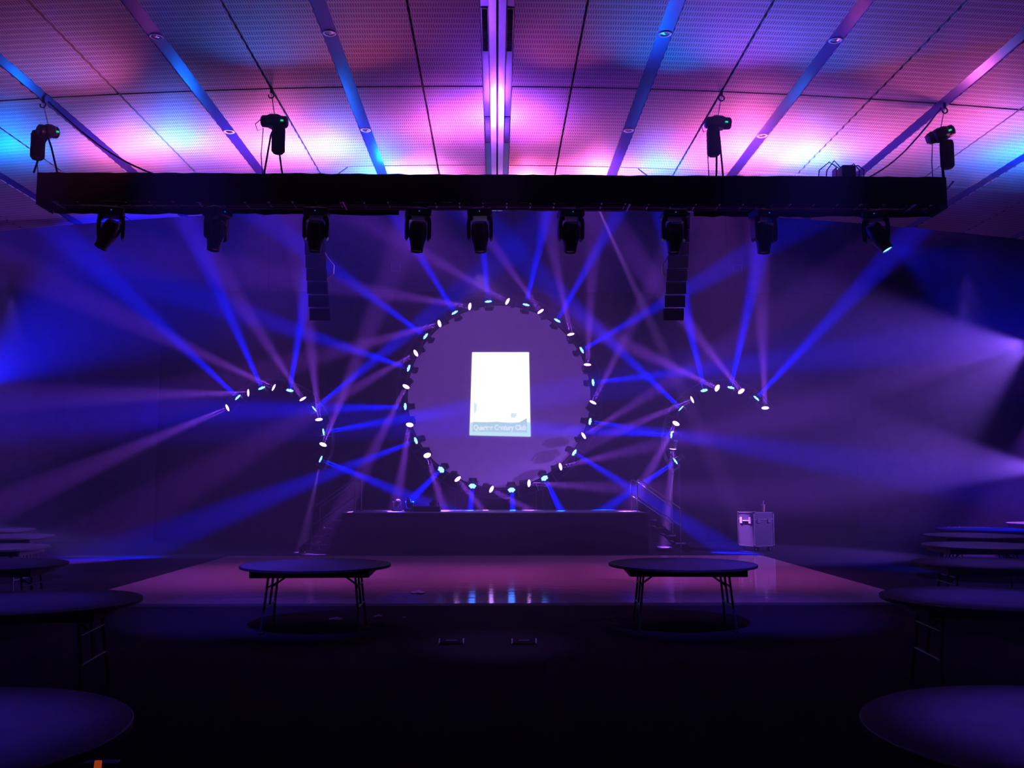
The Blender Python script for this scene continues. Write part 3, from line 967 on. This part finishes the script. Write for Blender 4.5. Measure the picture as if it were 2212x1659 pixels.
mh = make_moving_head()
HEADS = [
    (240, 0.35, 0.45, 'dark moving head under the truss, nearest its left end'),
    (468, 1.1, 0.18, 'moving head seen side on, second from the left end of the truss'),
    (683, 0.05, 0.05, 'moving head in front of the left line array, blue lit'),
    (903, 0.2, 0.05, 'dark moving head under the truss, between left line array and ring top'),
    (1037, -0.05, -0.03, 'moving head under the middle of the truss with a bright reflection patch'),
    (1233, 0.15, 0.04, 'dark moving head under the truss, first right of its middle'),
    (1456, 0.0, 0.03, 'moving head in front of the right line array'),
    (1650, 0.3, 0.05, 'dark moving head under the truss, second from its right end'),
    (1892, -0.5, -0.5, 'tilted moving head nearest the right end of the truss, lens lit')]
for i, (px, yaw, roll, lab) in enumerate(HEADS):
    o = mh if i == 0 else copy_tree(mh)
    p = at(px, 452, TY0 + 0.2)
    o.matrix_basis = Matrix.Translation((p.x, TY0 + 0.22, TZ0 + 0.025 - 0.05)) @ Matrix.Rotation(yaw, 4, 'Z')
    tag(o, lab, 'moving head light', 'moving heads under the truss')
    for ch in o.children:
        if ch.name.startswith('head'):
            ch.matrix_basis = Matrix.Translation((0, 0, -0.28)) @ Matrix.Rotation(roll, 4, 'Y') @ Matrix.Translation((0, 0, 0.28))
            if px == 1892:
                for g in ch.children:
                    if g.name.startswith('lens'):
                        g.data = g.data.copy()
                        g.data.materials[0] = M['lens_blue']
# beams of the two end heads, then an added lamp washing the screen
hp = at(1910, 522, TY0 + 0.25)
spot('head_beam', hp, at(2250, 700, 15.0), 45000, BLUE, 34, 0.8, 0.06)
hp = at(222, 520, TY0 + 0.25)
spot('head_beam', hp, at(-60, 640, 12.0), 900, (0.02, 0.25, 0.8), 14, 0.6, 0.06)
hp = Vector((at(1037, 540, TY0 + .2).x, TY0 + 0.45, 4.4))
spot('head_beam', hp, (RC.x, RYP, RC.z), 2300, (0.30, 0.10, 0.72), 22.5, 0.12, 0.05)

# hard pools of light on the floor at both ends of the stage
for px, py, sx, sy, p in ((650, 1193, 690, 1008, 12000), (1435, 1183, 1456, 1008, 26000)):
    tg = atz(px, py, 0.0)
    spot('floor_beam', at(sx, sy, RYP - 0.1), tg, p, (0.42, 0.12, 1.0), 7, 0.6, 0.02)

# two line arrays hung at the front corners of the stage
cab = None
for sx, x0, x1, lab in ((-1, 680, 690, 'tall black line array speaker hanging at the left of the stage'), (1, 1467, 1456, 'tall black line array speaker hanging at the right of the stage')):
    top = at(x0, 448, 17.6)
    bot = at(x1, 690, 17.6)
    t = thing('line_array', lab, 'speaker', (top.x, 17.6, top.z), 0, 'hung line arrays')
    nC = 9
    hgt = (top.z - bot.z) / nC
    for i in range(nC):
        u = (i + 0.5) / nC
        tilt = 0.02 + 0.16 * u * u
        m = Matrix.Translation(((bot.x - top.x) * u ** 1.5, 0.35 * u * u * 0.5, -(top.z - bot.z) * u)) @ Matrix.Rotation(tilt, 4, 'X') @ Matrix.Rotation(sx * -0.12, 4, 'Z')
        c = MB()
        for dz in (0,):
            c.add([m @ Vector(v) for v in ((-.19, -.2, -hgt * .47), (.19, -.2, -hgt * .47), (.19, -.2, hgt * .47), (-.19, -.2, hgt * .47),
                                         (-.13, .2, -hgt * .38), (.13, .2, -hgt * .38), (.13, .2, hgt * .38), (-.13, .2, hgt * .38))],
                  [(0, 1, 2, 3), (7, 6, 5, 4), (0, 4, 5, 1), (1, 5, 6, 2), (2, 6, 7, 3), (3, 7, 4, 0)])
        cb = c.build('cabinet', M['black_plastic'], t, False)
        g = MB()
        for k in range(6):
            z = (k - 2.5) * hgt * 0.14
            g.box(m @ Vector((0, -0.206, z)), (0.34, 0.012, hgt * 0.06), m.to_3x3())
        g.build('grille', M['black_metal'], cb)
    MB().box((0, 0, 0.06), (0.34, 0.4, 0.05)).build('fly_frame', M['black_metal'], t)
    for dx in (-0.12, 0.12):
        MB().tube([(dx, 0, 0.08), (dx * 0.6, 0, TOP - top.z)], 0.008, 6).build('flying_chain', M['black_metal'], t)
    if sx < 0:
        pa = [(at(700, 542, 17.5) - top), (at(707, 556, 17.5) - top), (at(714, 565, 17.5) - top), (at(721, 573, 17.5) - top)]
    else:
        pa = [(at(1449, 540, 17.5) - top), (at(1444, 552, 17.5) - top), (at(1438, 562, 17.5) - top), (at(1431, 572, 17.5) - top)]
    for q in pa:
        q.y += 0.0
    MB().tube([(0.0, 0.1, pa[0].z + 0.3)] + pa + [(pa[-1].x * 0.9, 0.1, pa[-1].z - 0.12), (pa[-1].x * 0.5, 0.2, pa[-1].z - 0.2), (0.02, 0.2, pa[-1].z - 0.1)], 0.013, 6).build('speaker_cable', M['white_metal'], t)  # cable coloured white for the lit streak along it


# ------------------------------------------------------------------ round folding tables
def make_table():
    t = thing('folding_table', 'x', 'table')
    R, Z = 0.88, 0.765
    MB().lathe([(0.02, Z - 0.03), (R - 0.006, Z - 0.03), (R, Z - 0.024), (R, Z - 0.004), (R - 0.006, Z), (0.02, Z)], 72).build('tabletop', M['tabletop'], t)
    MB().lathe([(R + 0.001, Z - 0.03), (R + 0.005, Z - 0.027), (R + 0.005, Z - 0.003), (R + 0.001, Z)], 72).build('edge_band', M['table_edge'], t)
    a = MB()
    for sx in (-1, 1):
        a.box((sx * 0.66, 0, Z - 0.07), (0.03, 1.0, 0.08))
        a.box((0, sx * 0.5, Z - 0.07), (1.32, 0.03, 0.08))
    a.build('apron', M['table_edge'], t, False)
    for sx in (-1, 1):
        x = sx * 0.5
        for y in (-0.3, 0.0, 0.3):
            MB().tube([(x - sx * .02, y, Z - 0.04), (x, y, Z - 0.12), (x + sx * 0.035, y * 1.02, 0.3)], 0.0135, 8).build('upright', M['table_leg'], t)
        MB().tube([(x + sx * .035, -0.33, 0.29), (x + sx * .035, 0.33, 0.29)], 0.013, 8).build('cross_bar', M['dull_aluminium'], t)
        MB().tube([(x + sx * .02, -0.3, 0.52), (x + sx * .02, 0.3, 0.52)], 0.010, 8).build('spreader', M['table_leg'], t)
        for y in (-1, 1):
            lg = MB().tube([(x + sx * .035, y * 0.31, 0.30), (x + sx * 0.05, y * 0.35, 0.16), (x + sx * 0.06, y * 0.37, 0.02)], 0.0135, 8).build('leg', M['table_leg'], t)
            MB().lathe([(0.018, 0), (0.018, 0.025), (0.014, 0.03)], 10, Matrix.Translation((x + sx * 0.06, y * 0.37, 0))).build('rubber_foot', M['black_plastic'], lg)
        MB().tube([(x + sx * .02, 0, 0.50), (x - sx * 0.12, 0, 0.60), (x - sx * 0.26, 0, Z - 0.05)], 0.011, 8).build('brace', M['table_leg'], t)
    return t


def tb(px, py, z=0.765):
    return atz(px, py, z)


c1, c2 = tb(683, 1219), tb(1474, 1217)
TABLES = [
    (c1.x, c1.y, 0.03, 'round folding table standing before the dance floor, left of the middle'),
    (c2.x, c2.y, -0.05, 'round folding table standing before the dance floor, right of the middle'),
    (-2.36, 3.85, 0.0, 'nearest round table on the left, cut by the bottom left corner'),
    (2.37, 3.82, 0.0, 'nearest round table on the right, cut by the bottom right corner'),
    (-3.87, 8.05, 0.1, 'second nearest round table in the left row'),
    (4.2, 8.15, -0.1, 'second nearest round table in the right row'),
    (-6.08, 11.6, 0.1, 'third round table of the left row, beside the left dance floor edge'),
    (6.0, 11.6, -0.1, 'third round table of the right row, beside the right dance floor edge'),
    (-7.7, 14.6, 0.1, 'fourth round table of the left row, counted from the camera'),
    (7.55, 14.8, -0.1, 'fourth round table of the right row, counted from the camera'),
    (-8.95, 17.5, 0.1, 'fifth round table of the left row, counted from the camera'),
    (8.8, 17.5, -0.1, 'fifth round table of the right row, counted from the camera'),
    (-10.4, 19.8, 0.1, 'farthest round table at the left edge of the hall'),
    (10.1, 19.8, -0.1, 'far round table on the right with bright blue lit top'),
    (13.0, 22.4, 0.0, 'farthest round table at the right edge, only its rim showing')]
tp = make_table()
for i, (x, y, r, lab) in enumerate(TABLES):
    o = tp if i == 0 else copy_tree(tp)
    o.matrix_basis = Matrix.Translation((x, y, 0)) @ Matrix.Rotation(r, 4, 'Z')
    tag(o, lab, 'table', 'round folding tables')

# ------------------------------------------------------------------ things on the stage
for px, yaw, roll, lab in ((857, 0.4, 0.9, 'dark round moving head on the stage floor, leftmost'), (884, -0.3, 0.5, 'brightly lit moving head on the stage floor, second from left'),
                           (938, 0.2, 0.7, 'dark moving head on the stage floor, third from left')):
    o = copy_tree(mh)
    p = at(px, 1098, 24.6)
    o.matrix_basis = Matrix.Translation((p.x, 24.6, SZ)) @ Matrix.Rotation(yaw, 4, 'Z') @ Matrix.Rotation(PI, 4, 'X') @ Matrix.Diagonal((0.72, 0.72, 0.62, 1))
    tag(o, lab, 'moving head light', 'moving heads on the stage floor')
    for ch in list(o.children):
        if ch.name.startswith('clamp'):
            bpy.data.objects.remove(ch)
        elif ch.name.startswith('head'):
            ch.matrix_basis = Matrix.Translation((0, 0, -0.28)) @ Matrix.Rotation(roll, 4, 'X') @ Matrix.Translation((0, 0, 0.28))
p0, p1 = at(893, 1098, 24.3), at(952, 1098, 24.3)
t = thing('equipment_box', 'low black equipment box lying on the stage beside the moving heads', 'equipment box', ((p0.x + p1.x) / 2, 24.3, SZ))
MB().rbox((0, 0, 0.07), (p1.x - p0.x, 0.3, 0.14), 0.015).build('housing', M['black_plastic'], t)
MB().tube([(-0.1, -0.16, 0.07), (-0.1, -0.19, 0.07), (0.1, -0.19, 0.07), (0.1, -0.16, 0.07)], 0.01, 6).build('handle', M['black_metal'], t)
for x in (-0.3, 0.3):
    MB().lathe([(0.02, 0), (0.02, 0.012)], 10, Matrix.Translation((x, 0, -0.0))).build('foot', M['black_plastic'], t)

# ------------------------------------------------------------------ road case with a drink on it
pc = atz(1634, 1190, 0)
CH = 0.97
t = thing('flight_case', 'upright road case on castors right of the stage, its left side lit', 'flight case', (pc.x, pc.y, 0), math.radians(25))
cw, cd = 0.62, 0.6
MB().box((0, 0, 0.13 + (CH - 0.13) / 2), (cw, cd, CH - 0.13)).build('body', M['case'], t, False)
fr = MB()
for sx in (-1, 1):
    for sy in (-1, 1):
        fr.box((sx * cw / 2, sy * cd / 2, 0.13 + (CH - 0.13) / 2), (0.024, 0.024, CH - 0.13))
for z in (0.14, CH - 0.005, CH - 0.17):
    for sy in (-1, 1):
        fr.box((0, sy * cd / 2, z), (cw, 0.022, 0.022))
        fr.box((sy * cw / 2, 0, z), (0.022, cd, 0.022))
fr.build('edge_rail', M['aluminium'], t, False)
for sx in (-1, 1):
    for sy in (-1, 1):
        for z in (0.15, CH - 0.01):
            MB().rbox((sx * (cw / 2 - .01), sy * (cd / 2 - .01), z), (0.06, 0.06, 0.05), 0.012).build('corner', M['chrome'], t)
        cs = MB().tube([(sx * 0.22, sy * 0.21, 0.13), (sx * 0.22, sy * 0.21, 0.08)], 0.022, 10).build('castor', M['black_metal'], t)
        MB().lathe([(0.03, -0.018), (0.05, -0.015), (0.05, 0.015), (0.03, 0.018)], 16, Matrix.Translation((sx * 0.22, sy * 0.21, 0.05)) @ Matrix.Rotation(PI / 2, 4, 'Y')).build('wheel', M['black_plastic'], cs)
for y in (-0.17, 0.17):
    MB().rbox((-cw / 2 - 0.012, y, CH - 0.2), (0.02, 0.1, 0.16), 0.006).build('latch', M['white_metal'], t)
    MB().rbox((y, -cd / 2 - 0.012, CH - 0.2), (0.1, 0.02, 0.12), 0.006).build('latch', M['dull_aluminium'], t)
MB().tube([(-cw / 2, -0.11, CH - 0.21), (-cw / 2 - 0.02, -0.1, CH - 0.21), (-cw / 2 - 0.02, 0.1, CH - 0.21), (-cw / 2, 0.11, CH - 0.21)], 0.014, 8).build('handle', M['white_metal'], t)
pk = at(1648, 1108, pc.y)
t = thing('drink_cup', 'brown paper cup with a straw on top of the road case', 'cup', (pk.x, pc.y - 0.02, CH + 0.007))
MB().lathe([(0.035, 0.0), (0.037, 0.004), (0.054, 0.185), (0.057, 0.19), (0.054, 0.192), (0.01, 0.18)], 20).build('cup_wall', M['cup'], t)
MB().tube([(0.0, 0.0, 0.12), (0.012, 0, 0.26), (0.03, 0, 0.29)], 0.006, 8).build('straw', M['straw'], t)
spot('side_light', (2.6, 25.2, 9.5), (pc.x - 0.38, pc.y, 0.8), 80000, (0.4, 0.12, 1.0), 4.6, 0.8, 0.03)  # unseen lamp added high over the stage to light the case

# ------------------------------------------------------------------ small things on the floor
for px, lab in ((975, 'left of two small metal floor socket boxes in the dark carpet'), (1132, 'right of two small metal floor socket boxes in the dark carpet')):
    p = atz(px, 1391, 0.0)
    t = thing('floor_box', lab, 'floor socket', (p.x, p.y, 0), 0, 'floor sockets')
    MB().rbox((0, 0, 0.012), (0.26, 0.12, 0.016), 0.005).build('housing', M['black_cloth'], t)
    MB().box((0, 0.0, 0.022), (0.2, 0.08, 0.01), Matrix.Rotation(0.12, 3, 'X')).build('lid', M['black_cloth'], t)
    MB().box((0, 0.045, 0.03), (0.12, 0.006, 0.006)).build('lid_edge', M['white_metal'], t)
    for s in (-1, 1):
        MB().rbox((s * 0.13, 0, 0.03), (0.012, 0.06, 0.05), 0.003).build('clip', M['white_metal'], t)


def scrap(px, py, z, r, seed, label):
    rr = random.Random(seed)
    p = atz(px, py, z)
    n = 6
    vs, fs = [], []
    for j in range(n):
        for i in range(n):
            vs.append((p.x + (i / (n - 1) - .5) * r * 2 + rr.uniform(-.1, .1) * r, p.y + (j / (n - 1) - .5) * r * 2.2 + rr.uniform(-.1, .1) * r, z + 0.004 + rr.uniform(0, 0.35) * r * (0.4 + (i in (2, 3)) * 0.6)))
    for j in range(n - 1):
        for i in range(n - 1):
            fs.append((j * n + i, j * n + i + 1, (j + 1) * n + i + 1, (j + 1) * n + i))
    m = MB().add(vs, fs)
    m.add([(v[0], v[1], v[2] - 0.003) for v in vs], [tuple(reversed(f)) for f in fs])
    o = m.build('paper_scrap', M['paper'], None, False)
    tag(o, label, 'paper', 'scraps of paper on the floor')


scrap(903, 1281, 0.025, 0.1, 1, 'pale crumpled paper lying on the wooden dance floor')
scrap(725, 1338, 0.0, 0.08, 2, 'crumpled paper on carpet under the table left of the middle')
scrap(816, 1332, 0.0, 0.05, 3, 'small paper scrap on carpet just right of that left middle table')
scrap(873, 1334, 0.0, 0.025, 4, 'tiniest paper scrap on the carpet before the dance floor')

p = atz(219, 1659, 0.0)
t = thing('power_box', 'small black floor power box with an orange glowing switch at the bottom edge', 'power box', (p.x, p.y - 0.02, 0))
MB().rbox((0, 0.02, 0.02), (0.2, 0.09, 0.04), 0.006).build('housing', M['black_plastic'], t)
MB().rbox((0, -0.035, 0.035), (0.042, 0.02, 0.05), 0.004, Matrix.Rotation(-0.2, 3, 'X')).build('switch', M['orange_lit'], t)
